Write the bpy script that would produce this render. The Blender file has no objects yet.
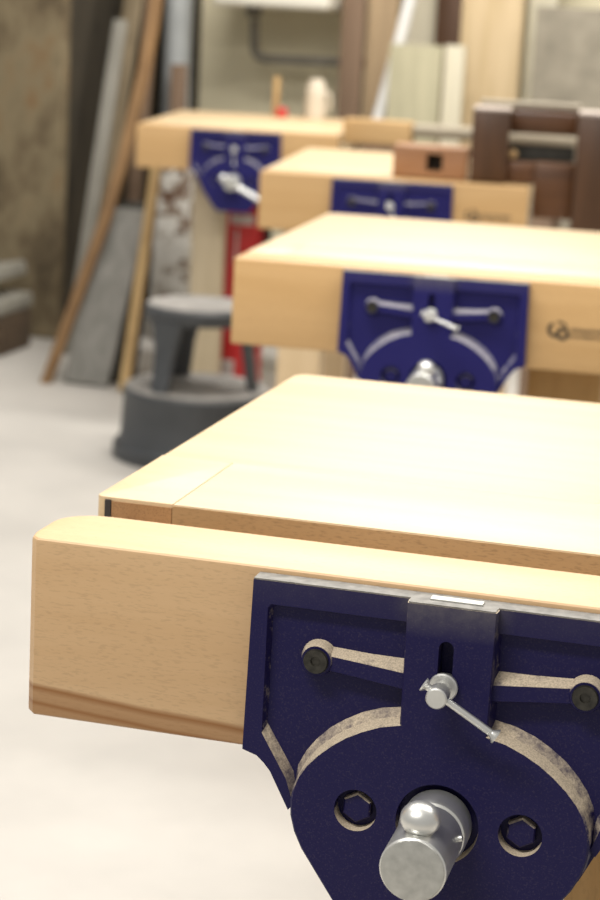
import bpy, bmesh, math, random
from mathutils import Vector, Matrix
random.seed(7)
C = bpy.context.scene.collection
PI = math.pi
H = 0.86                      # bench top height

# ------------------------------------------------------------------ materials
VB = 0.2358                   # the vise's origin lies this far below the top of its iron jaw
def nt(name):
    m = bpy.data.materials.new(name); m.use_nodes = True
    t = m.node_tree; b = t.nodes['Principled BSDF']
    return m, t, b

def node(t, kind, **kw):
    n = t.nodes.new(kind)
    for k, v in kw.items():
        if k in n.inputs: n.inputs[k].default_value = v
        else: setattr(n, k, v)
    return n

def coords(t, scale, rnd=True):
    tc = t.nodes.new('ShaderNodeTexCoord'); mp = t.nodes.new('ShaderNodeMapping')
    mp.inputs['Scale'].default_value = scale
    if rnd:
        oi = t.nodes.new('ShaderNodeObjectInfo')
        mul = node(t, 'ShaderNodeMath', operation='MULTIPLY'); mul.inputs[1].default_value = 37.0
        t.links.new(oi.outputs['Random'], mul.inputs[0])
        add = node(t, 'ShaderNodeVectorMath', operation='ADD')
        t.links.new(tc.outputs['Object'], add.inputs[0]); t.links.new(mul.outputs[0], add.inputs[1])
        t.links.new(add.outputs[0], mp.inputs['Vector'])
    else:
        t.links.new(tc.outputs['Object'], mp.inputs['Vector'])
    return mp.outputs[0], tc

def ramp(t, fac, stops):
    r = t.nodes.new('ShaderNodeValToRGB'); e = r.color_ramp.elements
    while len(e) < len(stops): e.new(0.5)
    for i, (p, c) in enumerate(stops):
        e[i].position = p; e[i].color = (*c, 1) if len(c) == 3 else c
    t.links.new(fac, r.inputs[0]); return r.outputs[0]

def mix(t, fac, a, b, mode='MIX'):
    m = t.nodes.new('ShaderNodeMix'); m.data_type = 'RGBA'; m.blend_type = mode
    for s, v in ((0, fac), (6, a), (7, b)):
        if isinstance(v, (int, float)): m.inputs[s].default_value = v
        elif isinstance(v, tuple): m.inputs[s].default_value = (*v, 1)
        else: t.links.new(v, m.inputs[s])
    return m.outputs[2]

def wood(name, a, b, along='x', rough=0.42, pores=0.35, streak=False, grain=1.0, coat=0.0):
    m, t, p = nt(name)
    sc = {'x': (1.5, 22, 22), 'y': (22, 1.5, 22), 'z': (22, 22, 1.5)}[along]
    v, tc = coords(t, tuple(s*grain for s in sc))
    n1 = node(t, 'ShaderNodeTexNoise', Scale=1.0, Detail=5.0, Roughness=0.6, Distortion=0.6)
    t.links.new(v, n1.inputs['Vector'])
    col = ramp(t, n1.outputs[0], [(0.32, a), (0.70, b)])
    # short darker pore dashes
    sp = {'x': (170, 900, 900), 'y': (900, 170, 900), 'z': (900, 900, 170)}[along]
    v2, _ = coords(t, sp)
    n2 = node(t, 'ShaderNodeTexNoise', Scale=1.0, Detail=2.0)
    t.links.new(v2, n2.inputs['Vector'])
    pr = ramp(t, n2.outputs[0], [(0.34, (1, 1, 1)), (0.46, (0, 0, 0))])
    pm = node(t, 'ShaderNodeMath', operation='MULTIPLY'); pm.inputs[1].default_value = pores
    t.links.new(pr, pm.inputs[0])
    col = mix(t, pm.outputs[0], col, tuple(c*0.45 for c in a))
    if streak:   # brown heartwood band low on the chop face, rising a little to the left
        sx = t.nodes.new('ShaderNodeSeparateXYZ'); t.links.new(tc.outputs['Object'], sx.inputs[0])
        nz = node(t, 'ShaderNodeTexNoise', Scale=1.0, Detail=3.0)
        v3, _ = coords(t, (5, 20, 20), False); t.links.new(v3, nz.inputs['Vector'])
        w = node(t, 'ShaderNodeMath', operation='MULTIPLY_ADD'); w.inputs[1].default_value = 0.010; 
        t.links.new(nz.outputs[0], w.inputs[0]); t.links.new(sx.outputs['Z'], w.inputs[2])
        xs = node(t, 'ShaderNodeMath', operation='MULTIPLY_ADD'); xs.inputs[1].default_value = 0.06
        t.links.new(sx.outputs['X'], xs.inputs[0]); t.links.new(w.outputs[0], xs.inputs[2])
        # z measured in the object's own frame, bottom of the chop = STREAK0
        mr = node(t, 'ShaderNodeMapRange'); mr.inputs['From Min'].default_value = STREAK0
        mr.inputs['From Max'].default_value = STREAK0+0.0220
        t.links.new(xs.outputs[0], mr.inputs['Value'])
        fr = ramp(t, mr.outputs[0], [(0.0, (.62,)*3), (0.25, (.68,)*3), (.36, (1,)*3), (.46, (.62,)*3), (.66, (.55,)*3), (.84, (1,)*3), (.94, (.45,)*3), (1.0, (0, 0, 0))])
        col = mix(t, fr, col, (0.28, 0.120, 0.032))
    t.links.new(col, p.inputs['Base Color'])
    p.inputs['Roughness'].default_value = rough
    p.inputs['Coat Weight'].default_value = coat
    bp = node(t, 'ShaderNodeBump', Strength=0.06, Distance=0.001)
    t.links.new(n2.outputs[0], bp.inputs['Height']); t.links.new(bp.outputs[0], p.inputs['Normal'])
    return m

def plain(name, col, rough=0.5, metal=0.0, var=0.15, scale=12.0):
    m, t, p = nt(name)
    v, _ = coords(t, (scale,)*3)
    n = node(t, 'ShaderNodeTexNoise', Scale=1.0, Detail=4.0)
    t.links.new(v, n.inputs['Vector'])
    c = ramp(t, n.outputs[0], [(0.3, tuple(x*(1-var) for x in col)), (0.7, tuple(min(1, x*(1+var)) for x in col))])
    t.links.new(c, p.inputs['Base Color'])
    p.inputs['Roughness'].default_value = rough; p.inputs['Metallic'].default_value = metal
    return m

def mottled(name, stops, scale, rough=0.8, detail=6.0, aniso=(1, 1, 1), bump=0.0):
    m, t, p = nt(name)
    v, _ = coords(t, tuple(scale*a for a in aniso), False)
    n = node(t, 'ShaderNodeTexNoise', Scale=1.0, Detail=detail, Roughness=0.62)
    t.links.new(v, n.inputs['Vector'])
    c = ramp(t, n.outputs[0], stops); t.links.new(c, p.inputs['Base Color'])
    p.inputs['Roughness'].default_value = rough
    if bump:
        b = node(t, 'ShaderNodeBump', Strength=bump, Distance=0.01)
        t.links.new(n.outputs[0], b.inputs['Height']); t.links.new(b.outputs[0], p.inputs['Normal'])
    return m

def dusty_paint(name, col, dust, rough=0.46, amount=1.0):
    """blue enamel with sawdust lying on every ledge that faces up"""
    m, t, p = nt(name)
    g = t.nodes.new('ShaderNodeNewGeometry'); sx = t.nodes.new('ShaderNodeSeparateXYZ')
    t.links.new(g.outputs['Normal'], sx.inputs[0])
    v, _ = coords(t, (95, 95, 95), False)
    n = node(t, 'ShaderNodeTexNoise', Scale=1.0, Detail=5.0, Roughness=0.7); t.links.new(v, n.inputs['Vector'])
    a = node(t, 'ShaderNodeMath', operation='MULTIPLY_ADD'); a.inputs[1].default_value = 1.35
    ab = node(t, 'ShaderNodeMath', operation='ABSOLUTE'); t.links.new(sx.outputs['X'], ab.inputs[0])
    ma = node(t, 'ShaderNodeMath', operation='MULTIPLY_ADD'); ma.inputs[1].default_value = 0.30
    t.links.new(ab.outputs[0], ma.inputs[0]); t.links.new(sx.outputs['Z'], ma.inputs[2])
    t.links.new(n.outputs[0], a.inputs[0]); t.links.new(ma.outputs[0], a.inputs[2])
    mrr = node(t, 'ShaderNodeMapRange'); mrr.inputs['From Min'].default_value = 1.0; mrr.inputs['From Max'].default_value = 1.50
    mrr.inputs['To Max'].default_value = amount
    t.links.new(a.outputs[0], mrr.inputs['Value']); f = mrr.outputs[0]
    v2, _ = coords(t, (900, 900, 900), False)
    n2 = node(t, 'ShaderNodeTexNoise', Scale=1.0, Detail=2.0); t.links.new(v2, n2.inputs['Vector'])
    sp = ramp(t, n2.outputs[0], [(0.55, (0, 0, 0)), (0.85, (.10,)*3)])
    base = mix(t, sp, col, tuple(0.5*(x+y) for x, y in zip(col, dust)))
    d2 = ramp(t, n2.outputs[0], [(0.3, tuple(x*.62 for x in dust)), (0.65, dust)])
    tc2 = t.nodes.new('ShaderNodeTexCoord'); s2 = t.nodes.new('ShaderNodeSeparateXYZ'); t.links.new(tc2.outputs['Object'], s2.inputs[0])
    zr = node(t, 'ShaderNodeMapRange'); zr.inputs['From Min'].default_value = VB-.022; zr.inputs['From Max'].default_value = VB
    t.links.new(s2.outputs['Z'], zr.inputs['Value'])
    xd = node(t, 'ShaderNodeMath', operation='SUBTRACT'); xd.inputs[1].default_value = .1325; t.links.new(s2.outputs['X'], xd.inputs[0])
    xa = node(t, 'ShaderNodeMath', operation='ABSOLUTE'); t.links.new(xd.outputs[0], xa.inputs[0])
    xr = node(t, 'ShaderNodeMapRange'); xr.inputs['From Min'].default_value = .026; xr.inputs['From Max'].default_value = .040
    xr.inputs['To Min'].default_value = .75; xr.inputs['To Max'].default_value = .15; t.links.new(xa.outputs[0], xr.inputs['Value'])
    m1 = node(t, 'ShaderNodeMath', operation='MULTIPLY'); t.links.new(zr.outputs[0], m1.inputs[0]); t.links.new(xr.outputs[0], m1.inputs[1])
    m2 = node(t, 'ShaderNodeMath', operation='MULTIPLY'); t.links.new(m1.outputs[0], m2.inputs[0]); t.links.new(n.outputs[0], m2.inputs[1])
    base = mix(t, m2.outputs[0], base, (0.20, 0.185, 0.17))   # rubbed, chalky wear near the top of the slide
    c = mix(t, f, base, d2)
    t.links.new(c, p.inputs['Base Color'])
    r = node(t, 'ShaderNodeMapRange'); r.inputs['To Min'].default_value = rough; r.inputs['To Max'].default_value = 0.95
    t.links.new(f, r.inputs['Value']); t.links.new(r.outputs[0], p.inputs['Roughness'])
    p.inputs['Specular IOR Level'].default_value = 0.22
    bp = node(t, 'ShaderNodeBump', Strength=0.12, Distance=0.0006)
    t.links.new(n2.outputs[0], bp.inputs['Height']); t.links.new(bp.outputs[0], p.inputs['Normal'])
    return m

STREAK0 = VB - 0.1215 - .004
BEECH_A, BEECH_B = (0.52, 0.305, 0.118), (0.70, 0.455, 0.215)
M = {}
M['chop'] = wood('beech_chop', (0.57, 0.367, 0.188), (0.66, 0.452, 0.253), pores=.20, streak=True)
M['board'] = wood('beech_front_board', (0.50, 0.305, 0.125), (0.585, 0.375, 0.172), pores=.15)
M['top'] = wood('beech_top', (0.56, 0.405, 0.228), (0.64, 0.48, 0.292), pores=.15, rough=.45)
M['strip'] = wood('beech_pale_strip', (0.60, 0.465, 0.295), (0.66, 0.525, 0.35), pores=.15, rough=.45)
M['edge'] = wood('beech_brown_edge', (0.36, 0.225, 0.105), (0.50, 0.335, 0.175), pores=.35, rough=.5)
M['endgrain'] = wood('beech_end_grain', (0.28, 0.145, 0.062), (0.46, 0.27, 0.125), along='y', pores=.4, rough=.4)
M['leg'] = wood('beech_leg', (0.62, 0.46, 0.27), (0.70, 0.54, 0.34), along='z', pores=.1)
M['leg_dull'] = wood('shaded_beech_leg', (0.50, 0.41, 0.27), (0.57, 0.475, 0.325), along='z', pores=.1)  # duller copy of the beech leg, under-bench shade put into its colour
M['leg_brown'] = wood('brown_leg', (0.40, 0.23, 0.075), (0.50, 0.31, 0.12), along='z', pores=.2)
M['blue'] = dusty_paint('grimy_shaded_blue_enamel', (0.0095, 0.0075, 0.055), (0.66, 0.55, 0.41))  # darker than the other vises: grime, plus shading put into the colour
M['blue_clean'] = dusty_paint('blue_enamel', (0.0120, 0.0105, 0.100), (0.46, 0.44, 0.44), amount=.7)
M['bare'] = plain('bare_dusty_iron', (0.20, 0.19, 0.172), .6, .2, .3, 120)
M['steel'] = plain('zinc_steel', (0.74, 0.74, 0.71), .34, .85, .08, 60)
M['steel_face'] = plain('sawn_steel', (0.50, 0.50, 0.47), .5, .8, .12, 150)
M['black_screw'] = plain('black_screw', (0.035, 0.032, 0.025), .4, .3, .4, 200)
M['ink'] = plain('printed_ink', (0.03, 0.022, 0.014), .7)
M['inlay'] = plain('dark_inlay', (0.035, 0.03, 0.028), .6)
M['walnut'] = wood('dark_brown_wood', (0.062, 0.025, 0.009), (0.135, 0.056, 0.021), pores=.3, rough=.36)
M['walnut_z'] = wood('dark_brown_upright', (0.046, 0.020, 0.008), (0.095, 0.042, 0.017), along='z', pores=.3, rough=.38)
M['redwood'] = wood('red_brown_wood', (0.27, 0.125, 0.055), (0.42, 0.22, 0.105), pores=.3, rough=.5)
M['greypole'] = wood('grey_weathered_pole', (0.25, 0.21, 0.15), (0.42, 0.37, 0.28), pores=.3, rough=.7)
M['lit_cap'] = plain('lit_cheek_wood', (0.50, 0.42, 0.36), .5)  # pale tone paints the light falling on the old vise's cheek tops
M['tan'] = wood('tan_wood', (0.44, 0.27, 0.11), (0.60, 0.40, 0.19), pores=.2, rough=.6)
M['tan_z'] = wood('tan_board', (0.50, 0.37, 0.20), (0.64, 0.50, 0.31), along='z', pores=.2, rough=.7)
M['orange'] = wood('orange_pine', (0.165, 0.088, 0.032), (0.25, 0.14, 0.055), along='z', pores=.2, rough=.6)
M['pine'] = wood('pale_pine', (0.42, 0.27, 0.11), (0.55, 0.38, 0.17), along='z', pores=.2, rough=.6)
M['tan_dull'] = wood('dull_tan_board', (0.32, 0.225, 0.13), (0.44, 0.32, 0.19), along='z', pores=.2, rough=.7)
M['brown_z'] = wood('brown_board', (0.15, 0.095, 0.058), (0.23, 0.15, 0.095), along='z', pores=.2, rough=.7)
M['olive_z'] = wood('olive_brown_stake_and_shadow', (0.12, 0.09, 0.05), (0.19, 0.145, 0.085), along='z', pores=.2, rough=.8)
M['cream_z'] = wood('cream_board', (0.50, 0.46, 0.34), (0.62, 0.57, 0.44), along='z', pores=.1, rough=.8)
M['green_z'] = wood('greenish_board', (0.35, 0.325, 0.215), (0.48, 0.44, 0.295), along='z', pores=.1, rough=.8)
M['grey_board'] = wood('grey_board', (0.17, 0.165, 0.145), (0.27, 0.26, 0.235), along='z', pores=.1, rough=.7)
M['grey_plank'] = wood('grey_plank', (0.19, 0.18, 0.15), (0.28, 0.265, 0.225), along='z', pores=.1, rough=.8)
M['grey_panel'] = mottled('grey_panel', [(0.3, (0.17, 0.15, 0.112)), (0.7, (0.31, 0.275, 0.21))], 9)
M['dark_z'] = wood('blackish_wood', (0.022, 0.02, 0.015), (0.05, 0.045, 0.035), along='z', pores=.1, rough=.8)
M['stool'] = plain('charcoal_plastic', (0.055, 0.059, 0.064), .5, 0, .12, 15)
M['stool_top'] = mottled('worn_grey_tread', [(0.35, (0.20, 0.19, 0.175)), (0.7, (0.34, 0.32, 0.295))], 14, .75)
M['red'] = plain('red_enamel', (0.60, 0.032, 0.034), .35, 0, .08)
M['label_white'] = plain('white_label', (0.62, 0.56, 0.54), .5, 0, .1)
M['rubber'] = plain('black_rubber', (0.02, 0.02, 0.02), .6)
M['ceramic'] = plain('white_ceramic', (0.80, 0.77, 0.67), .2, 0, .03)
M['pipe_grey'] = plain('grey_brown_pipe', (0.16, 0.145, 0.12), .5, .2)
M['white_pvc'] = plain('white_plastic_pipe', (0.68, 0.67, 0.64), .35, 0, .04)
M['jug'] = plain('cream_plastic', (0.62, 0.55, 0.44), .4, 0, .05)
M['steel_blue'] = plain('blue_grey_steel', (0.42, 0.44, 0.44), .55, .1, .1)
M['slab'] = mottled('grey_slab', [(0.3, (0.17, 0.16, 0.135)), (0.7, (0.30, 0.285, 0.24))], 12)
M['crate'] = wood('dark_crate', (0.05, 0.032, 0.018), (0.10, 0.065, 0.036), pores=.2, rough=.8)
M['peel'] = mottled('peeling_white_paint', [(0.40, (0.12, 0.065, 0.04)), (0.45, (0.24, 0.18, 0.13)), (0.49, (0.55, 0.53, 0.48)), (0.75, (0.70, 0.68, 0.63))], 16, .8, bump=.4)
M['floor'] = mottled('concrete_floor', [(0.32, (0.465, 0.442, 0.408)), (0.68, (0.545, 0.517, 0.475))], 2.6, .55, bump=.03)
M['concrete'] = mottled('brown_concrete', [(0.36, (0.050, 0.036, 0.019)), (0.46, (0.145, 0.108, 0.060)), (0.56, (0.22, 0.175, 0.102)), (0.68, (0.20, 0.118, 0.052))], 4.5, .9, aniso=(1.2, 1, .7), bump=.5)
M['concrete_dark'] = mottled('shaded_concrete', [(0.30, (0.022, 0.017, 0.010)), (0.60, (0.052, 0.041, 0.025)), (0.78, (0.080, 0.062, 0.036))], 4.0, .9, aniso=(1.2, 1, .7), bump=.5)  # darker mottled concrete, the pillar's shadow side and recess shade put into its colour
M['beige_wall'] = mottled('beige_wall', [(0.3, (0.65, 0.59, 0.41)), (0.7, (0.73, 0.665, 0.48))], 1.5, .8)

# ------------------------------------------------------------------ mesh helpers
def bridge(bm, rings, cap=True):
    vs = [[bm.verts.new(p) for p in r] for r in rings]
    n = len(vs[0])
    for a, b in zip(vs, vs[1:]):
        for i in range(n):
            bm.faces.new((a[i], a[(i+1) % n], b[(i+1) % n], b[i]))
    if cap:
        bm.faces.new(vs[0][::-1]); bm.faces.new(vs[-1])
    return vs

def merge(bm, src):
    me = bpy.data.meshes.new('tmp'); src.to_mesh(me); bm.from_mesh(me); bpy.data.meshes.remove(me); src.free()

def box(bm, x0, x1, y0, y1, z0, z1, bev=0.0, seg=2, mat=None):
    b = bmesh.new(); bmesh.ops.create_cube(b, size=1.0)
    bmesh.ops.scale(b, vec=(x1-x0, y1-y0, z1-z0), verts=b.verts)
    bmesh.ops.translate(b, vec=((x0+x1)/2, (y0+y1)/2, (z0+z1)/2), verts=b.verts)
    if bev: bmesh.ops.bevel(b, geom=b.edges[:], offset=bev, segments=seg, profile=.5, affect='EDGES')
    if mat is not None: bmesh.ops.transform(b, matrix=mat, verts=b.verts)
    merge(bm, b)

def prism_z(bm, pts, z0, z1, bev=0.0, seg=2):
    """plan outline (x, y) raised from z0 to z1, top and bottom rims softened"""
    b = bmesh.new(); bridge(b, [[(x, y, z0) for x, y in pts], [(x, y, z1) for x, y in pts]])
    bmesh.ops.recalc_face_normals(b, faces=b.faces)
    if bev:
        e = [e for e in b.edges if abs(e.verts[0].co.z-e.verts[1].co.z) < 1e-6]
        bmesh.ops.bevel(b, geom=e, offset=bev, segments=seg, profile=.5, affect='EDGES')
    merge(bm, b)

def frame_of(d):
    d = Vector(d).normalized(); a = Vector((0, 0, 1)) if abs(d.z) < .9 else Vector((1, 0, 0))
    u = d.cross(a).normalized(); return u, d.cross(u).normalized()

def lathe(bm, prof, o=(0, 0, 0), axis=(0, 0, 1), seg=32):
    """prof = [(radius, distance along axis)]"""
    o = Vector(o); ax = Vector(axis).normalized(); u, v = frame_of(ax); b = bmesh.new()
    rings = [[o+ax*h+(u*math.cos(2*PI*k/seg)+v*math.sin(2*PI*k/seg))*max(r, 1e-5) for k in range(seg)] for r, h in prof]
    bridge(b, rings); bmesh.ops.remove_doubles(b, verts=b.verts, dist=2e-5)
    bmesh.ops.recalc_face_normals(b, faces=b.faces); merge(bm, b)

def rod(bm, p0, p1, r, r1=None, seg=20, bev=None):
    p0, p1 = Vector(p0), Vector(p1); L = (p1-p0).length; r1 = r if r1 is None else r1
    bev = min(r, r1)*.12 if bev is None else bev
    lathe(bm, [(0, 0), (r-bev, 0), (r, bev), (r1, L-bev), (r1-bev, L), (0, L)], p0, p1-p0, seg)

def tube(bm, pts, r, seg=12):
    b = bmesh.new(); pts = [Vector(p) for p in pts]; rings = []; u = None
    for i, p in enumerate(pts):
        d = (pts[min(i+1, len(pts)-1)]-pts[max(i-1, 0)]).normalized()
        if u is None: u, v = frame_of(d)
        u = (u-d*u.dot(d)).normalized(); v = d.cross(u)
        rings.append([p+(u*math.cos(2*PI*k/seg)+v*math.sin(2*PI*k/seg))*r for k in range(seg)])
    bridge(b, rings); bmesh.ops.recalc_face_normals(b, faces=b.faces); merge(bm, b)

def ball(bm, c, r, sz=1.0, seg=24):
    b = bmesh.new(); bmesh.ops.create_uvsphere(b, u_segments=seg, v_segments=seg//2, radius=r)
    bmesh.ops.scale(b, vec=(1, 1, sz), verts=b.verts); bmesh.ops.translate(b, vec=c, verts=b.verts); merge(bm, b)

def obj(name, bm, mat, parent=None, loc=(0, 0, 0), smooth=True, label=None):
    me = bpy.data.meshes.new(name); bmesh.ops.recalc_face_normals(bm, faces=bm.faces); bm.to_mesh(me); bm.free()
    if smooth: 
        for p in me.polygons: p.use_smooth = True
        me.set_sharp_from_angle(angle=math.radians(32))
    me.materials.append(M[mat]); o = bpy.data.objects.new(name, me); C.objects.link(o)
    o.location = loc
    if parent: o.parent = parent
    if label: o['label'] = label
    return o

def tag(o, label, cat, group=None):
    o['label'] = label; o['category'] = cat
    if group: o['group'] = group
    return o

def empty(name, loc, label, cat, rz=0.0, group=None):
    o = bpy.data.objects.new(name, None); C.objects.link(o); o.empty_display_size = .05
    o.location = loc; o.rotation_euler = (0, 0, rz); return tag(o, label, cat, group)

def struct(name, bm, mat, parent=None):
    o = obj(name, bm, mat, parent, smooth=False)
    if not parent: o['kind'] = 'structure'
    return o

def cut(o, cutters):
    """subtract the cutter meshes from o for good"""
    for bmc in cutters:
        me = bpy.data.meshes.new('cut'); bmesh.ops.recalc_face_normals(bmc, faces=bmc.faces); bmc.to_mesh(me); bmc.free()
        k = bpy.data.objects.new('cut', me); C.objects.link(k); k.parent = o.parent
        md = o.modifiers.new('b', 'BOOLEAN'); md.operation = 'DIFFERENCE'; md.solver = 'EXACT'; md.object = k
        bpy.context.view_layer.update()
        dg = bpy.context.evaluated_depsgraph_get(); dg.update()
        new = bpy.data.meshes.new_from_object(o.evaluated_get(dg))
        o.modifiers.clear(); old = o.data; o.data = new; bpy.data.meshes.remove(old)
        bpy.data.objects.remove(k); bpy.data.meshes.remove(me)
    return o

# ------------------------------------------------------------------ the setting
b = bmesh.new(); box(b, -3.6, 3.0, -3.0, 6.6, -.06, 0); struct('floor', b, 'floor')
b = bmesh.new(); box(b, -3.6, -2.312, 5.45, 5.52, 0, 3.0, .012); struct('wall_left', b, 'concrete')
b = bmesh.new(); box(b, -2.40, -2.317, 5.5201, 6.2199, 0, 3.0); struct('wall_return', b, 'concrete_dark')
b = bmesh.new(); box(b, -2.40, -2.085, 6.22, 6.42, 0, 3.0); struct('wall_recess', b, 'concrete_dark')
b = bmesh.new(); box(b, -2.085, 3.0, 6.30, 6.42, 0, 3.0); struct('wall_back', b, 'beige_wall')

# ------------------------------------------------------------------ benches
BN = [  # x, y, turn, front edge of the top, back edge, left leg x0-x1, right leg x0-x1, leg material
    (0.0, 0.0, 0.0, .144, .705, (.035, .105), (.197, .31), 'leg_brown'),
    (-.3246, 1.5497, .0628, .0965, .745, (.01, .085), (.262, .372), 'leg_brown'),
    (-.7249, 3.0662, .1343, .0965, .86, (-.122, -.022), (.300, .400), 'leg'),
    (-1.4893, 4.3975, .1733, .0965, .90, (-.005, .092), (.330, .410), 'leg_dull')]
BL = ['pale beech workbench nearest the camera, with a gap behind its open vise',
      'pale beech workbench second from the camera, empty top, directly behind the nearest bench',
      'pale beech workbench third from the camera, carrying the red-brown block and old wooden vise',
      'pale beech workbench farthest from the camera, at upper left beside the leaning sticks']
XL, XR = -.1635, .430
def rounded(x0, x1, y0, y1, r, corners, n=5):
    """plan rectangle, counter-clockwise, rounding the corners named in `corners` (bl, br, fr, fl)"""
    out = []
    for key, cx, cy, a0 in (('fl', x0, y0, PI), ('fr', x1, y0, 1.5*PI), ('br', x1, y1, 0), ('bl', x0, y1, .5*PI)):
        rr = corners.get(key, 0)
        if not rr: out.append((cx, cy)); continue
        ox = cx+rr if cx == x0 else cx-rr; oy = cy+rr if cy == y0 else cy-rr
        for k in range(n+1):
            a = a0+k*PI/2/n; out.append((ox+rr*math.cos(a), oy+rr*math.sin(a)))
    return out

for i, (x, y, rz, yf, yb, LL, RL, lm) in enumerate(BN):
    t = empty('workbench', (x, y, 0), BL[i], 'workbench', rz, 'beech workbenches in a row')
    ys = yf+.149
    b = bmesh.new(); prism_z(b, rounded(XL, XR, ys+.0004, yb, 0, {'bl': .016, 'br': .012}), H-.075, H, .0025)
    obj('tabletop', b, 'top', t)
    b = bmesh.new(); prism_z(b, rounded(XL, -.1042, yf, ys, 0, {'fl': .006}), H-.075, H, .0010)
    obj('end_block', b, 'top', t)
    b = bmesh.new(); box(b, -.1510, -.1046, yf-.0012, yf+.004, H-.073, H-.0028); obj('end_grain_face', b, 'endgrain', t, label='brown end grain on the front left corner')
    b = bmesh.new(); box(b, -.1038, XR, yf, ys, H-.075, H, .0010); obj('front_strip', b, 'strip', t, label='paler front strip of the top')
    b = bmesh.new(); box(b, -.1040, XR-.001, yf-.0012, yf-.0001, H-.073, H-.0012); obj('edge_facing', b, 'edge', t, label='browner front edge')  # thin facing, browner than the strip behind it
    b = bmesh.new(); box(b, -.1562, -.1515, yf-.0016, yf+.006, H-.073, H-.002); obj('inlay', b, 'inlay', t, label='dark line at the front left corner')
    for x0, x1 in (LL, RL):
        for y0 in (yf+.045, yb-.15):
            b = bmesh.new(); box(b, x0, x1, y0, y0+.07, 0, H-.0752, .003); obj('leg', b, lm, t)
    for y0 in (yf+.05, yb-.145):
        b = bmesh.new(); box(b, LL[1]-.005, RL[0]+.005, y0+.012, y0+.04, H-.125, H-.0756, .002); obj('apron', b, lm, t)
    for (x0, x1) in (LL, RL):
        b = bmesh.new(); box(b, x0+.004, x0+.036, yf+.11, yb-.145, .12, .18, .003); obj('stretcher', b, lm, t)

# ------------------------------------------------------------------ vises
W = .265
CXV = W/2
def mir(pts): return pts+[(W-px, pz) for px, pz in reversed(pts)]
ZO = VB                                                     # iron top at z = VB in the vise's frame
def P3(pts, y): return [(px, y, pz+ZO) for px, pz in pts]

def jaw_casting(root, paint):
    # back plate
    half = [(CXV, 0), (0, 0), (-.0022, -.1172), (.002, -.1185), (.0078, -.1203), (.0130, -.1248), (.0175, -.130), (.0305, -.154), (.0405, -.175), (.067, -.2135), (.0825, -.2325), (.086, -.235)]
    full = half+[(W-px, pz) for px, pz in reversed(half[1:])]
    b = bmesh.new(); bridge(b, [P3(full, .0060), P3(full, .0154)])
    # raised border, left and right
    for s in (0, 1):
        outer = [(0, 0), (.1075, 0), (.1075, -.0155), (.0125, -.0155), (.0105, -.018), (.0105, -.104), (.0285, -.1335), (.0345, -.151), (.031, -.155), (.0175, -.130), (.0130, -.1248), (.0078, -.1203), (.002, -.1185), (-.0022, -.1172)]
        inner = [(0, 0), (.1075, 0), (.1075, -.0180), (.0145, -.0180), (.0130, -.0200), (.0130, -.0985), (.0325, -.1295), (.037, -.151), (.031, -.155), (.0175, -.130), (.0130, -.1248), (.0078, -.1203), (.002, -.1185), (-.0022, -.1172)]
        f = (lambda q: [(W-px, pz) for px, pz in q]) if s else (lambda q: q)
        bridge(b, [P3(f(outer), 0), P3(f(inner), .0066)])
        # boss with its rib running into the centre slide
        bx = .0455 if not s else W-.0455
        lathe(b, [(.0120, 0), (.0112, .006), (.0106, .0092), (.0098, .0102), (0, .0102)], (bx, .0066, -.0485+ZO), (0, -1, 0), 28)
        sgn = -1 if s else 1
        xa, xb = bx+sgn*.004, CXV-sgn*.0275
        def rib(px, zt, zb, yfr, sl): return [(px, .0066, zt+sl+ZO), (px, yfr+.0015, zt+.0010+ZO), (px, yfr, zt+ZO-.0005), (px, yfr, zb+ZO+.0005), (px, yfr+.0015, zb-.0005+ZO), (px, .0066, zb-.0015+ZO)]
        bridge(b, [rib(xa, -.0435, -.0540, -.0026, .0035), rib((xa+xb)/2, -.0460, -.0570, -.0028, .0045), rib(xb, -.0485, -.0600, -.0036, .0068)])
    o = obj('jaw_casting', b, paint, root)
    return o

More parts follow.
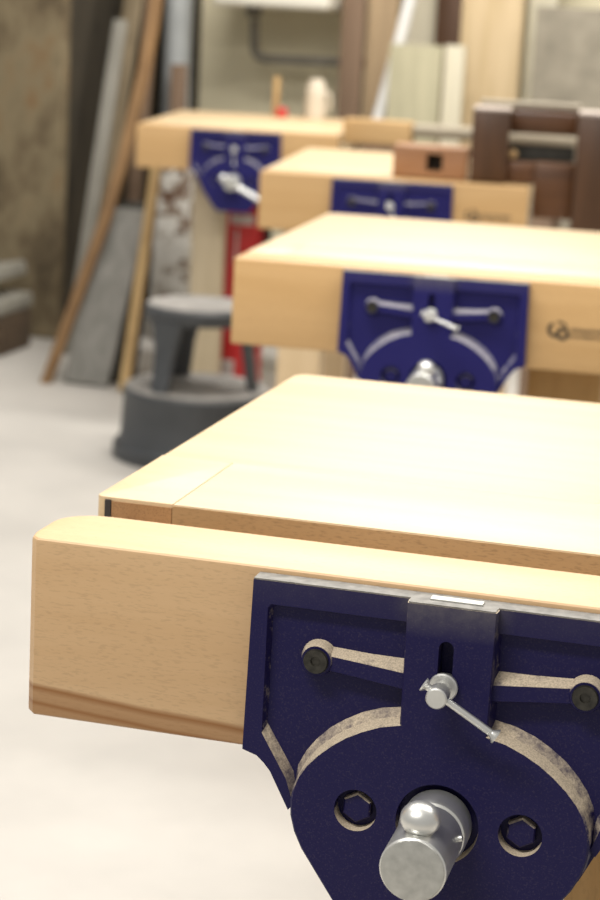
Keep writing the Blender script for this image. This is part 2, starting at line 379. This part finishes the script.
def jaw_body(root, paint):
    # shield with the centre slide growing out of it
    arc = [(.104, -.0815), (.0905, -.0848), (.0785, -.0900), (.0682, -.0958), (.0592, -.1025), (.0505, -.1105), (.0433, -.1190), (.0385, -.1270), (.0358, -.1350), (.0345, -.1441), (.0350, -.1545), (.0380, -.1655), (.0435, -.1768), (.0685, -.2125), (.0835, -.2310), (.088, -.2338)]
    back = [(.1018, -.0745), (.0885, -.0770), (.0755, -.0820), (.0648, -.0883), (.0550, -.0955), (.0465, -.1045), (.0400, -.1135), (.0350, -.1240), (.0335, -.1350), (.0328, -.1441), (.0333, -.1545), (.0365, -.1660), (.0422, -.1775), (.0678, -.2130), (.0830, -.2318), (.0875, -.2344)]
    top_f, top_b = [(.104, 0)], [(.1018, 0)]
    f = top_f+arc; k = top_b+back
    full_f = f+[(W-px, pz) for px, pz in reversed(f)]; full_b = k+[(W-px, pz) for px, pz in reversed(k)]
    def inset(q, d):
        out = []
        for px, pz in q:
            vx, vz = px-CXV, pz+.10; L = math.hypot(vx, vz)
            out.append((px-vx/L*d if abs(vx) > .02 else px, pz if pz > -.001 else pz-vz/L*d*.6))
        return out
    b = bmesh.new()
    mid = [(f0[0]*.72+k0[0]*.28, f0[1]*.72+k0[1]*.28) for f0, k0 in zip(full_f, full_b)]
    bridge(b, [P3(inset(full_f, .0014), -.0093), P3(full_f, -.0081), P3(mid, .0012), P3(full_b, .0064)])
    o = obj('jaw_body', b, paint, root)
    cs = []
    for hx in (.0785, W-.0785):
        c = bmesh.new(); lathe(c, [(0, 0), (.0142, 0), (.0142, .0131), (0, .0131)], (hx, -.012, -.1442+ZO), (0, 1, 0), 40); cs.append(c)
    c = bmesh.new(); lathe(c, [(0, 0), (.0275, 0), (.0262, .012), (0, .012)], (CXV, -.012, -.1455+ZO), (0, 1, 0), 56); cs.append(c)
    c = bmesh.new(); st = []
    for k2 in range(9): a = k2*PI/8; st.append((.1308+.0048*math.cos(a), -.0272+.0048*math.sin(a)))
    st += [(.1308-.0048, -.062), (.1308+.0048, -.062)]
    bridge(c, [P3(st, -.02), P3(st, .0052)]); cs.append(c)
    cut(o, cs)
    for p in o.data.polygons: p.use_smooth = True
    o.data.set_sharp_from_angle(angle=math.radians(28))
    return o

def hexa(bm, cx, cz, r, y0, y1, tw=0.0):
    ring = [(cx+r*math.cos(tw+k*PI/3), cz+r*math.sin(tw+k*PI/3)) for k in range(6)]
    ring2 = [(cx+(r-.0012)*math.cos(tw+k*PI/3), cz+(r-.0012)*math.sin(tw+k*PI/3)) for k in range(6)]
    b = bmesh.new(); bridge(b, [P3(ring, y1), P3(ring, y0+.001), P3(ring2, y0)]); bmesh.ops.recalc_face_normals(b, faces=b.faces); merge(bm, b)

VT = 0.0154
CHOP_T = .0769
def make_vise(bench_i, open_gap, label, chop_right):
    x, y, rz = BN[bench_i][:3]
    root = empty('bench_vise', (x, y, H-.0048-VB), label, 'vise', rz, 'blue woodworking vises on the bench fronts')
    paint = 'blue' if bench_i == 0 else 'blue_clean'
    jaw_casting(root, paint); jaw_body(root, paint)
    # bare top edge of the iron
    b = bmesh.new()
    prism_z(b, [(.0002, .0002), (.1042, .0002), (.1048, -.0090), (.1602, -.0090), (.1608, .0002), (W-.0002, .0002), (W-.0002, VT-.0002), (.0002, VT-.0002)], ZO-.0004, ZO+.0009)
    obj('top_edge', b, 'bare', root, smooth=False, label='bare grey top edge')
    b = bmesh.new(); box(b, .1165, .1505, .0000, .0078, ZO+.0005, ZO+.0019, .0003, 1); obj('bench_dog', b, 'steel_face', root, label='bright dog plate let into the top edge')
    # fixing screws in the bosses, bolts in the two round recesses
    for bx in (.0455, W-.0455):
        b = bmesh.new(); lathe(b, [(.0080, 0), (.0084, .0012), (.0078, .0028), (.0034, .0020), (.0030, .0004), (0, .0002)], (bx, -.0034, -.0485+ZO), (0, -1, 0), 24)
        obj('jaw_screw', b, 'black_screw', root, label='black countersunk screw')
    for hx in (.0785, W-.0785):
        b = bmesh.new(); hexa(b, hx, -.1442, .0104, -.0052, .0014, .5); obj('bolt_head', b, paint, root)
        b = bmesh.new(); rod(b, (hx, .0150, -.1442+ZO), (hx, .183 if bench_i == 0 else .135, -.1442+ZO), .0085); obj('guide_rod', b, 'steel', root)
    # dog screw with its little tommy bar
    cz = -.0520+ZO
    b = bmesh.new(); lathe(b, [(.0050, -.012), (.0050, 0), (.0088, .0005), (.0094, .0012), (.0094, .0034), (.0086, .0044), (.0050, .0046), (.0050, .0120), (.0062, .0125), (.0068, .0135), (.0068, .0250), (.0060, .0260), (0, .0260)], (.1308, -.0090, cz), (0, -1, 0), 28)
    o1 = obj('dog_screw', b, 'steel', root)
    b = bmesh.new(); rod(b, (-.0095, 0, 0), (.042, 0, 0), .0024, seg=14)
    lathe(b, [(.0024, 0), (.0030, .001), (.0050, .0030), (.0050, .0040), (0, .0042)], (.0405, 0, 0), (1, 0, 0), 16)
    lathe(b, [(.0024, 0), (.0046, .0022), (.0046, .0032), (0, .0034)], (-.0080, 0, 0), (-1, 0, 0), 16)
    o2 = obj('dog_bar', b, 'steel', root, (.1308, -.0280, cz+.0008)); o2.rotation_euler = (0, math.radians({0: 30, 1: 20, 2: 62, 3: 86}[bench_i]), 0)
    # main screw: collar, head, sliding bar with ball ends
    sz = -.1450+ZO
    b = bmesh.new(); lathe(b, [(.014, -.016), (.014, -.004), (.0205, -.003), (.0225, -.001), (.0225, .0160), (.0212, .0190), (.0195, .0200), (.0195, .0215), (.0208, .0225), (.0208, .0760), (.0200, .0772), (.0192, .0776)], (CXV, -.0075, sz), (0, -1, 0), 48)
    sc = obj('main_screw', b, 'steel', root)
    b = bmesh.new(); lathe(b, [(.0200, 0), (.0196, .0008), (.0188, .0010), (0, .0010)], (CXV, -.0847, sz), (0, -1, 0), 48); obj('screw_face', b, 'steel_face', sc, label='dull grey end face')
    b = bmesh.new(); rod(b, (CXV+.0188, -.040, sz+.0055), (CXV+.0222, -.040, sz+.0065), .0022, seg=12); obj('pin', b, 'steel', sc)
    b = bmesh.new(); rod(b, (CXV, .014, sz), (CXV, .183 if bench_i == 0 else .135, sz), .012); obj('screw_thread', b, 'steel', sc)
    b = bmesh.new(); rod(b, (0, 0, .024), (0, 0, -.205), .0068, seg=20)
    for zc in (.0275, -.205): ball(b, (0, 0, zc), .0127, .86)
    o3 = obj('tommy_bar', b, 'steel', root, (CXV, -.0690, sz)); o3.rotation_euler = (0, math.radians({0: 0, 1: 10, 2: 15, 3: -62}[bench_i]), 0)
    # wooden jaw, left end rounded off
    near = bench_i == 0
    XC = XL-.0015 if near else XL
    if near:
        pts = [(XC, VT+.016), (XC+.0022, VT+.006), (XC+.0075, VT+.0002)]; rr = .030
    else:
        pts = [(XC, VT+.002), (XC+.002, VT)]; rr = .002
    pts += [(chop_right, VT), (chop_right, VT+CHOP_T)]
    pts += [(XC+rr*1.1-rr*1.1*math.sin(a), VT+CHOP_T-rr+rr*math.cos(a)) for a in [k*PI/12 for k in range(7)]]
    b = bmesh.new(); prism_z(b, pts, ZO-.1215, ZO+.0048, .0030, 3)
    wj = obj('wooden_jaw', b, 'chop' if bench_i == 0 else 'board', root, label='pale beech jaw board')
    c = bmesh.new(); box(c, -.02, .02, -.2, .2, -.02, .02); bmesh.ops.rotate(c, cent=(0, 0, 0), matrix=Matrix.Rotation(math.radians(38), 3, 'Y'), verts=c.verts)
    bmesh.ops.translate(c, vec=(XL-.0137, 0, ZO-.1215-.0165), verts=c.verts)
    cut(wj, [c])
    for p in wj.data.polygons: p.use_smooth = True
    wj.data.set_sharp_from_angle(angle=math.radians(25))
    return root, wj

VL = ['blue iron vise nearest the camera, standing open, sawdust on its ledges',
      'blue vise closed against the second bench, partly behind the nearest bench top',
      'blue vise on the third bench, lower half hidden by the second bench top',
      'blue vise on the farthest bench, its steel bar slanting down to the right']
vises = [make_vise(i, 0, VL[i], XR) for i in range(4)]

# maker's mark printed on the jaw boards of the second and third bench: a ring emblem and two lines of small lettering
def emblem(wj):
    b = bmesh.new(); yy = VT-.0004
    def arc(cx, cz, r, w, a0, a1, n=18):
        i0 = []; 
        for k in range(n+1):
            a = math.radians(a0+(a1-a0)*k/n); i0.append((a,))
        A = [(cx+(r+w/2)*math.cos(a[0]), yy, cz+(r+w/2)*math.sin(a[0])) for a in i0]
        B = [(cx+(r-w/2)*math.cos(a[0]), yy, cz+(r-w/2)*math.sin(a[0])) for a in i0]
        for (p, q, s, u) in zip(A, A[1:], B, B[1:]): b.faces.new([b.verts.new(v) for v in (p, q, u, s)])
    zc = ZO-.0655
    arc(.3050, zc+.003, .0085, .0050, 110, 300)
    arc(.3160, zc-.0020, .0068, .0052, 0, 360, 28)
    arc(.3105, zc+.004, .0105, .0030, 20, 110)
    rnd = random.Random(3)
    for row, (z0, h, x0, x1, w) in enumerate(((zc+.0015, .0050, .3270, .392, .0036), (zc-.0065, .0042, .3245, .392, .0030))):
        px = x0
        while px < x1:
            ww = w*rnd.uniform(.7, 1.2)
            kind = rnd.randrange(3); s = h*.42
            def q(ax, bx, az, bz): b.faces.new([b.verts.new(v) for v in ((ax, yy, az), (bx, yy, az), (bx, yy, bz), (ax, yy, bz))])
            q(px, px+s, z0, z0+h)
            if kind != 1: q(px+s, px+ww, z0+h-s, z0+h)
            if kind != 2: q(px+s, px+ww, z0, z0+s)
            if kind == 0: q(px+ww-s, px+ww, z0+s, z0+h-s)
            px += ww+.0012
    return obj('emblem', b, 'ink', wj, smooth=False, label="dark printed maker's mark")
emblem(vises[1][1]); emblem(vises[2][1])

# ------------------------------------------------------------------ old wooden pieces on the third bench
def on_bench(i, lx, ly):
    x, y, rz = BN[i][:3]; return (x+math.cos(rz)*lx-math.sin(rz)*ly, y+math.sin(rz)*lx+math.cos(rz)*ly)
x0, y0 = on_bench(2, .335, .10)
ow = empty('old_wooden_vise', (x0, y0, H), 'old dark brown wooden vise overhanging the right end of the third bench', 'wooden vise', BN[2][2])
def opart(name, mat, *a, bev=.003, label=None):
    b = bmesh.new(); box(b, *a, bev); return obj(name, b, mat, ow, label=label)
opart('cheek', 'walnut_z', -.040, .042, -.030, .085, .001, .158)
opart('cheek', 'walnut_z', .190, .34, -.055, .0865, -.095, .160)
opart('highlight_cap', 'lit_cap', -.040, .042, -.030, .085, .1582, .164, bev=.002, label='pale cap painting the light on the left cheek top')
opart('highlight_cap', 'lit_cap', .190, .34, -.055, .0865, .1602, .167, bev=.002, label='pale cap painting the light on the right cheek top')
opart('rail', 'walnut', .103, .1895, -.01, .08, -.072, .050)
opart('rail', 'walnut', .0425, .1895, .050, .085, .108, .157)
opart('batten', 'walnut', .0425, .1895, .0875, .11, .108, .1635)
opart('filler_board', 'walnut', .0425, .1025, -.005, .08, .001, .048)
opart('top_board', 'greypole', -.030, .195, .0875, .17, .164, .175, label='pale thin board across the top')
opart('slot_shade_plate', 'dark_z', -.030, .188, .0875, .0945, .0, .083, label='black plate added as the dark of the slot')  # added sheet, the shade inside the slot put into its black
b = bmesh.new(); lathe(b, [(.0, 0), (.010, .0), (.011, .006), (.009, .012), (.0, .014)], (.052, .042, .062), (0, -1, 0), 18); obj('knob', b, 'tan', ow, label='small pale knob beside the slot')

x0, y0 = on_bench(2, .21, .125)
rb = empty('wooden_block', (x0, y0, H), 'red-brown wooden block with a square hole, lying left of the old wooden vise', 'wooden block', BN[2][2])
b = bmesh.new(); box(b, -.086, .080, -.045, .045, 0, .072, .005); o = obj('body', b, 'redwood', rb)
c = bmesh.new(); box(c, -.012, .024, -.06, .06, .018, .056); cut(o, [c])
b = bmesh.new(); box(b, -.0118, .0238, .0, .04, .0182, .0558); obj('infill', b, 'dark_z', rb, label='dark infill for the shade inside the square hole')  # dark fill painting the shade inside the through hole

sw = empty('saw_horse', (-.72, 4.62, 0), 'brown saw horse behind the old wooden vise, carrying the long wooden screw', 'saw horse')
b = bmesh.new(); box(b, -.30, .30, -.045, .045, .755, .832, .004); obj('beam', b, 'brown_z', sw)
for sx in (-1, 1):
    for sy in (-1, 1):
        b = bmesh.new(); bridge(b, [[(sx*(.25+k*.03)+dx, sy*(.05+k*.18)+dy, z) for dx, dy in ((-.03, -.015), (.03, -.015), (.03, .015), (-.03, .015))] for k, z in ((0, .78), (1, 0))]); obj('leg', b, 'brown_z', sw, smooth=False)
pl = empty('wooden_screw', (-1.085, 4.62, .832), 'long wooden screw with square tan end and round grey shaft lying behind the red-brown block', 'wooden screw')
b = bmesh.new(); box(b, .005, .21, -.034, .034, .0005, .073, .005); obj('square_end', b, 'tan', pl)
b = bmesh.new()
prof = [(0, 0)]
for k in range(62): prof += [(.0190, .004+k*.0095), (.0215, .0075+k*.0095)]
prof += [(0, .004+62*.0095)]
lathe(b, prof, (.2095, 0, .050), (1, 0, 0), 24); obj('shaft', b, 'greypole', pl)

# ------------------------------------------------------------------ kick stool
st = empty('step_stool', (-1.278, 3.895, 0), 'round charcoal plastic step stool with two worn grey treads on the floor', 'step stool', .1)
b = bmesh.new(); lathe(b, [(.206, .0), (.222, .0), (.227, .008), (.225, .036), (.214, .042), (.207, .060), (.200, .168), (.203, .176), (.203, .186), (.196, .192), (.120, .192), (.116, .186), (.118, .10), (.190, .04)], (0, 0, 0), (0, 0, 1), 64)
obj('base', b, 'stool', st)
b = bmesh.new(); lathe(b, [(.125, .190), (.196, .190), (.198, .194), (.194, .197), (.128, .197), (.124, .194)], (0, 0, 0), (0, 0, 1), 64); obj('lower_tread', b, 'stool_top', st, label='worn grey lower tread')
b = bmesh.new(); lathe(b, [(0, .376), (.135, .376), (.146, .382), (.151, .396), (.151, .414), (.146, .4185), (0, .4185)], (0, 0, 0), (0, 0, 1), 64); obj('top', b, 'stool', st)
b = bmesh.new(); lathe(b, [(0, .4183), (.142, .4183), (.145, .4215), (.141, .4245), (0, .4255)], (0, 0, 0), (0, 0, 1), 64); obj('top_tread', b, 'stool_top', st, label='worn grey top tread')
for k in range(3):
    th = math.radians(-90-29+k*120)
    d = Vector((math.cos(th), math.sin(th), 0)); s = Vector((-d.y, d.x, 0))
    b = bmesh.new(); rings = []
    for z, r, w, tk in ((.17, .165, .030, .014), (.22, .148, .029, .014), (.30, .136, .034, .015), (.36, .130, .047, .018), (.385, .128, .056, .022)):
        ring = []
        for q in range(16):
            a = 2*PI*q/16; ca, sa = math.cos(a), math.sin(a)
            ring.append(d*(r+tk*math.copysign(abs(ca)**.6, ca))+s*(w*math.copysign(abs(sa)**.6, sa))+Vector((0, 0, z)))
        rings.append(ring)
    bridge(b, rings); obj('leg', b, 'stool', st)

# ------------------------------------------------------------------ fire extinguisher under the far bench
ex = empty('fire_extinguisher', (-1.420, 4.760, 0), 'red fire extinguisher with white labels standing under the farthest bench', 'fire extinguisher')
b = bmesh.new(); lathe(b, [(0, .012), (.060, .012), (.066, 0), (.071, .003), (.072, .02), (.072, .545), (.069, .585), (.058, .615), (.035, .64), (.022, .648), (0, .648)], (0, 0, 0), (0, 0, 1), 40); obj('cylinder', b, 'red', ex)
def patch(name, z0, z1, a0, a1, mat):
    b = bmesh.new(); n = 14; r = .0726
    A = [(r*math.cos(math.radians(a0+(a1-a0)*k/n)), r*math.sin(math.radians(a0+(a1-a0)*k/n))) for k in range(n+1)]
    for p, q in zip(A, A[1:]): b.faces.new([b.verts.new(v) for v in ((*p, z0), (*q, z0), (*q, z1), (*p, z1))])
    return obj(name, b, mat, ex, label='white label')
patch('label', .44, .53, -165, -125, 'label_white'); patch('label', .555, .585, -110, -50, 'label_white'); patch('label', .05, .13, -150, -85, 'label_white'); patch('label', .43, .54, -95, -88, 'label_white')
b = bmesh.new(); rod(b, (0, 0, .643), (0, 0, .683), .016); box(b, -.018, .018, -.075, .02, .676, .684, .002); obj('valve', b, 'rubber', ex)
b = bmesh.new(); tube(b, [(.0+.02*math.sin(k*.3), .0, .67) if k == 0 else (.02+.062*math.sin(min(1, k/6)*PI/2), -.02, .67-.024*max(0, k-2)) for k in range(22)], .011); obj('hose', b, 'rubber', ex)

# ------------------------------------------------------------------ things leaning at the left
def lean(name, label, cat, base, top, w, th, mat, group=None, side=(1, 0, 0)):
    """a board standing on the floor at `base` and leaning towards `top` (both centre points)"""
    base, top = Vector(base), Vector(top); d = (top-base).normalized()
    u = Vector(side); u = (u-d*u.dot(d)).normalized(); n = d.cross(u).normalized()
    b = bmesh.new(); L = (top-base).length
    rot = Matrix((u, n, d)).transposed().to_4x4()
    b2 = bmesh.new(); box(b2, -w/2, w/2, -th/2, th/2, 0, L, min(w, th)*.1)
    bmesh.ops.transform(b2, matrix=rot, verts=b2.verts); merge(b, b2)
    for v in b.verts: v.co.z = v.co.z if v.co.z > 0 or True else 0
    mz = min((v.co.z for v in b.verts))
    return tag(obj(name, b, mat, None, (base.x, base.y, base.z-mz)), label, cat, group)
G = 'boards and sticks leaning at the left wall'
b = bmesh.new(); rings = []
BOW = [(-2.032, 4.665, .002), (-1.919, 4.86, .512), (-1.892, 4.93, .697), (-1.866, 5.02, .956), (-1.858, 5.08, 1.12), (-1.858, 5.16, 1.35)]
for k, p in enumerate(BOW):
    d = (Vector(BOW[min(k+1, len(BOW)-1)])-Vector(BOW[max(k-1, 0)])).normalized()
    ux = (Vector((1, 0, 0))-d*d.x).normalized(); un = d.cross(ux)
    rings.append([Vector(p)+ux*(.018*a)+un*(.012*c) for a, c in ((-1, -1), (1, -1), (1, 1), (-1, 1))])
for q in rings[0]: q.z = 0
bridge(b, rings)
tag(obj('stick', b, 'orange', smooth=False), 'orange-brown pine stick leaning diagonally, leftmost of the sticks standing on the floor', 'stick', G)
lean('board', 'wide smooth grey board leaning between the orange-brown stick and the pale stick', 'board', (-1.905, 4.69, 0), (-1.895, 5.00, .535), .150, .02, 'grey_board', G)
lean('board', 'blackish board leaning just right of the wide grey board', 'board', (-1.822, 4.76, 0), (-1.868, 5.05, .555), .115, .016, 'dark_z', G)
lean('stick', 'pale pine stick leaning in front of the blackish board, nearest the step stool', 'stick', (-1.757, 4.64, 0), (-1.792, 5.00, .74), .032, .024, 'pine', G)
lean('plank', 'long narrow grey plank leaning against the concrete, its top end in view', 'plank', (-2.160, 5.20, 0), (-2.092, 5.42, 1.14), .046, .022, 'grey_plank', G)
lean('plank', 'olive-brown plank leaning between the long grey plank and the orange-brown stick', 'plank', (-2.145, 5.25, 0), (-2.125, 5.78, 1.6), .066, .025, 'olive_z', G)
lean('plank', 'dark brown plank leaning left of the blue-grey steel column', 'plank', (-2.165, 5.74, 0), (-2.125, 5.95, 1.9), .05, .03, 'brown_z', G)
# grey slabs on a dark crate at the left edge
cr = empty('crate', (-2.49, 5.15, 0), 'dark brown wooden crate on the floor at the left edge, under grey slabs', 'crate')
b = bmesh.new(); box(b, -.19, .15, -.13, .13, 0, .14, .008); obj('body', b, 'crate', cr)
for k in range(3):
    b = bmesh.new(); box(b, -.192, .152, -.136, -.1302, .006+k*.046, .044+k*.046, .003); obj('slat', b, 'crate', cr)
for k, (dx, z, a, l, txt) in enumerate(((0, .142, 0, .36, 'grey slab lying directly on the dark crate, under the tilted slab'), (-.02, .196, 7, .36, 'grey slab tilted on top of the flat slab at the left edge'))):
    b = bmesh.new(); box(b, -l/2, l/2, -.14, .14, 0, .05, .006)
    o = tag(obj('slab', b, 'slab', None, (-2.52+dx, 5.15, z)), txt, 'slab', 'grey slabs on the crate'); o.rotation_euler = (0, math.radians(0), 0)
    if k == 1:
        o.rotation_euler = (0, math.radians(-10), 0); o.location.z = .193+.031

# peeling post, conduit, steel column, dark block
b = bmesh.new(); box(b, -.068, .068, -.05, .05, 0, .80, .01)
tag(obj('post', b, 'peel', None, (-1.965, 5.70, 0)), 'short white-painted post with peeling brown patches behind the step stool', 'post')
b = bmesh.new(); rod(b, (0, 0, 0), (0, 0, 3.0), .013); tag(obj('conduit', b, 'steel_blue', None, (-2.098, 6.19, 0)), 'thin blue-grey conduit running up the wall at the edge of the beige wall', 'pipe')
b = bmesh.new(); rod(b, (0, 0, 0), (0, 0, 2.4), .052); tag(obj('column', b, 'steel_blue', None, (-2.098, 6.06, 0)), 'round blue-grey steel column beside the leaning planks', 'column')
lean('board', 'short dark brown board by the conduit, its top just above the farthest bench', 'board', (-2.01, 5.86, 0), (-2.055, 5.96, .985), .058, .03, 'brown_z')

# ------------------------------------------------------------------ sink, pipe and small things at the back
sk = empty('sink', (-1.69, 6.06, 1.21), 'white ceramic sink on the beige wall, only its underside in view', 'sink')
b = bmesh.new(); box(b, -.22, .22, -.2, .235, 0, .20, .02, 3); o = obj('basin', b, 'ceramic', sk)
c = bmesh.new(); box(c, -.19, .19, -.17, .2, .03, .3, .02); cut(o, [c])
b = bmesh.new(); lathe(b, [(0, 0), (.03, 0), (.032, -.02), (.02, -.04), (0, -.04)], (-.13, .05, .001), (0, 0, 1), 20); obj('drain', b, 'pipe_grey', sk)
b = bmesh.new(); tube(b, [(-1.815, 6.11, 1.165), (-1.812, 6.11, 1.08), (-1.808, 6.11, 1.05), (-1.795, 6.11, 1.032), (-1.77, 6.11, 1.022), (-1.60, 6.11, 1.024), (-1.30, 6.11, 1.03)], .017)
tag(obj('drain_pipe', b, 'pipe_grey'), 'grey-brown drain pipe dropping from the white sink and turning right', 'pipe')
# jug, stake and tin at the back of the far bench
jx, jy = on_bench(3, .296, .80)
jg = empty('jug', (jx, jy, H), 'cream plastic jug standing at the back of the farthest bench', 'jug')
b = bmesh.new(); lathe(b, [(0, 0), (.031, 0), (.034, .004), (.034, .07), (.032, .10), (.024, .122), (.022, .130), (0, .130)], (0, 0, 0), (0, 0, 1), 28); obj('body', b, 'jug', jg)
b = bmesh.new(); tube(b, [(.03, 0, .03), (.047, 0, .035), (.052, 0, .06), (.046, 0, .085), (.03, 0, .09)], .005); obj('handle', b, 'jug', jg)
jx, jy = on_bench(3, .162, .83)
b = bmesh.new(); box(b, -.009, .009, -.009, .009, 0, .13, .002); tag(obj('stake', b, 'pine', None, (jx, jy, H)), 'thin pale stake standing upright at the back of the farthest bench', 'stake')
jx, jy = on_bench(3, .185, .80)
b = bmesh.new(); lathe(b, [(0, 0), (.018, 0), (.019, .002), (.019, .026), (.016, .030), (0, .031)], (0, 0, 0), (0, 0, 1), 22); tag(obj('pot', b, 'red', None, (jx, jy, H)), 'small red pot beside the thin stake on the farthest bench', 'pot')

# boards stored against the back wall, right half
GB = 'boards stored upright along the back wall'
def stand(name, label, cat, xc, yc, w, th, h, mat, tilt=0.0, group=GB):
    b = bmesh.new(); box(b, -w/2, w/2, -th/2, th/2, 0, h, .004)
    o = tag(obj(name, b, mat, None, (xc, yc, 0)), label, cat, group)
    o.rotation_euler = (0, math.radians(tilt), 0)
    if tilt: o.location.z = abs(math.sin(math.radians(tilt)))*w/2
    return o
stand('board', 'dark olive strip for wall shadow right of the drain pipe, beside the dark brown board', 'board', -1.435, 6.14, .04, .03, 2.1, 'olive_z')  # no board here: an olive strip painting the shadow on the wall
stand('board', 'dark brown board standing upright between the olive shadow strip and the tan board', 'board', -1.412, 6.02, .085, .03, 2.2, 'brown_z')
stand('board', 'tan board standing upright left of the white plastic pipe', 'board', -1.308, 6.05, .112, .03, 2.3, 'tan_dull')
b = bmesh.new(); tube(b, [(-1.40, 5.70, .027), (-1.325, 5.76, .50), (-1.252, 5.83, .86), (-1.205, 5.86, 1.10), (-1.165, 5.90, 1.35), (-1.09, 6.0, 1.9)], .0225, 16)
tag(obj('plastic_pipe', b, 'white_pvc'), 'white plastic pipe leaning against the boards at the back', 'pipe')
stand('board', 'wide cream board standing behind the white plastic pipe', 'board', -1.175, 6.16, .16, .03, 2.2, 'cream_z')
stand('board', 'narrow dark reddish-brown board standing behind the low greenish board', 'board', -1.072, 6.10, .10, .03, 1.9, 'walnut_z')
stand('board', 'low greenish-cream board in front, its flat top end below the reddish-brown board', 'board', -1.125, 5.80, .185, .04, 1.11, 'green_z')
stand('board', 'low narrow grey-cream board standing right beside the greenish board', 'board', -.992, 5.83, .07, .04, 1.115, 'cream_z')
stand('board', 'wide tan plywood board standing right of the reddish-brown board', 'board', -.912, 6.08, .225, .02, 2.2, 'tan_z')
stand('board', 'whitish board standing between the tan plywood and the large grey panel', 'board', -.735, 6.12, .10, .03, 2.2, 'cream_z')
b = bmesh.new(); box(b, -.03, .03, -.02, .02, 0, .86, .006); tag(obj('stake', b, 'olive_z', None, (-.775, 5.99, 0)), 'dark olive stake standing in front of the whitish board', 'stake')
stand('panel', 'large mottled grey panel standing at the right edge of the back wall', 'panel', -.50, 5.95, .47, .02, 1.265, 'grey_panel')

# ------------------------------------------------------------------ light
w = bpy.data.worlds.new('room'); bpy.context.scene.world = w; w.use_nodes = True
bg = w.node_tree.nodes['Background']; bg.inputs[0].default_value = (1.0, .975, .93, 1); bg.inputs[1].default_value = 0.42
def area(name, loc, size, power, col, aim=None):
    l = bpy.data.lights.new(name, 'AREA'); l.shape = 'RECTANGLE'; l.size, l.size_y = size; l.energy = power; l.color = col
    o = bpy.data.objects.new(name, l); C.objects.link(o); o.location = loc
    if aim: o.rotation_euler = (Vector(aim)-Vector(loc)).to_track_quat('-Z', 'Y').to_euler()
    return o
WARM = (1.0, .965, .91)
area('overhead_light', (-.9, .9, 2.9), (1.5, .35), 58, WARM)
area('overhead_light', (.9, 1.2, 2.9), (1.5, .35), 46, WARM)
area('overhead_light', (-.9, 3.6, 2.9), (1.5, .35), 45, WARM)
area('overhead_light', (.9, 3.9, 2.9), (1.5, .35), 35, WARM)
area('overhead_light', (-.9, 4.9, 2.9), (1.5, .35), 60, WARM)  # added fill light to brighten the back wall
area('overhead_light', (-.8, -1.2, 2.9), (1.5, .35), 60, WARM)

# ------------------------------------------------------------------ camera
yaw, pitch, roll, fpx = -.2529, -.2189, .0526, 1987.16
cy, sy = math.cos(yaw), math.sin(yaw)
fw = Vector((sy*math.cos(pitch), cy*math.cos(pitch), math.sin(pitch)))
r = Vector((cy, -sy, 0)); u = r.cross(fw)
R = r*math.cos(roll)+u*math.sin(roll); U = -r*math.sin(roll)+u*math.cos(roll)
cam = bpy.data.cameras.new('camera'); co = bpy.data.objects.new('camera', cam); C.objects.link(co)
co.matrix_world = Matrix(((R.x, U.x, -fw.x, .3345), (R.y, U.y, -fw.y, -1.192), (R.z, U.z, -fw.z, H-.0048+.3623), (0, 0, 0, 1)))
cam.sensor_fit = 'VERTICAL'; cam.sensor_height = 36.0; cam.sensor_width = 24.0; cam.lens = fpx/900*36.0
cam.clip_start = .05
cam.dof.use_dof = True; cam.dof.focus_distance = 1.30; cam.dof.aperture_fstop = 9.0
sc = bpy.context.scene; sc.camera = co
vs = sc.view_settings; vs.view_transform = 'Standard'; vs.look = 'None'; vs.gamma = 1.0; vs.exposure = 0.0; vs.use_curve_mapping = False
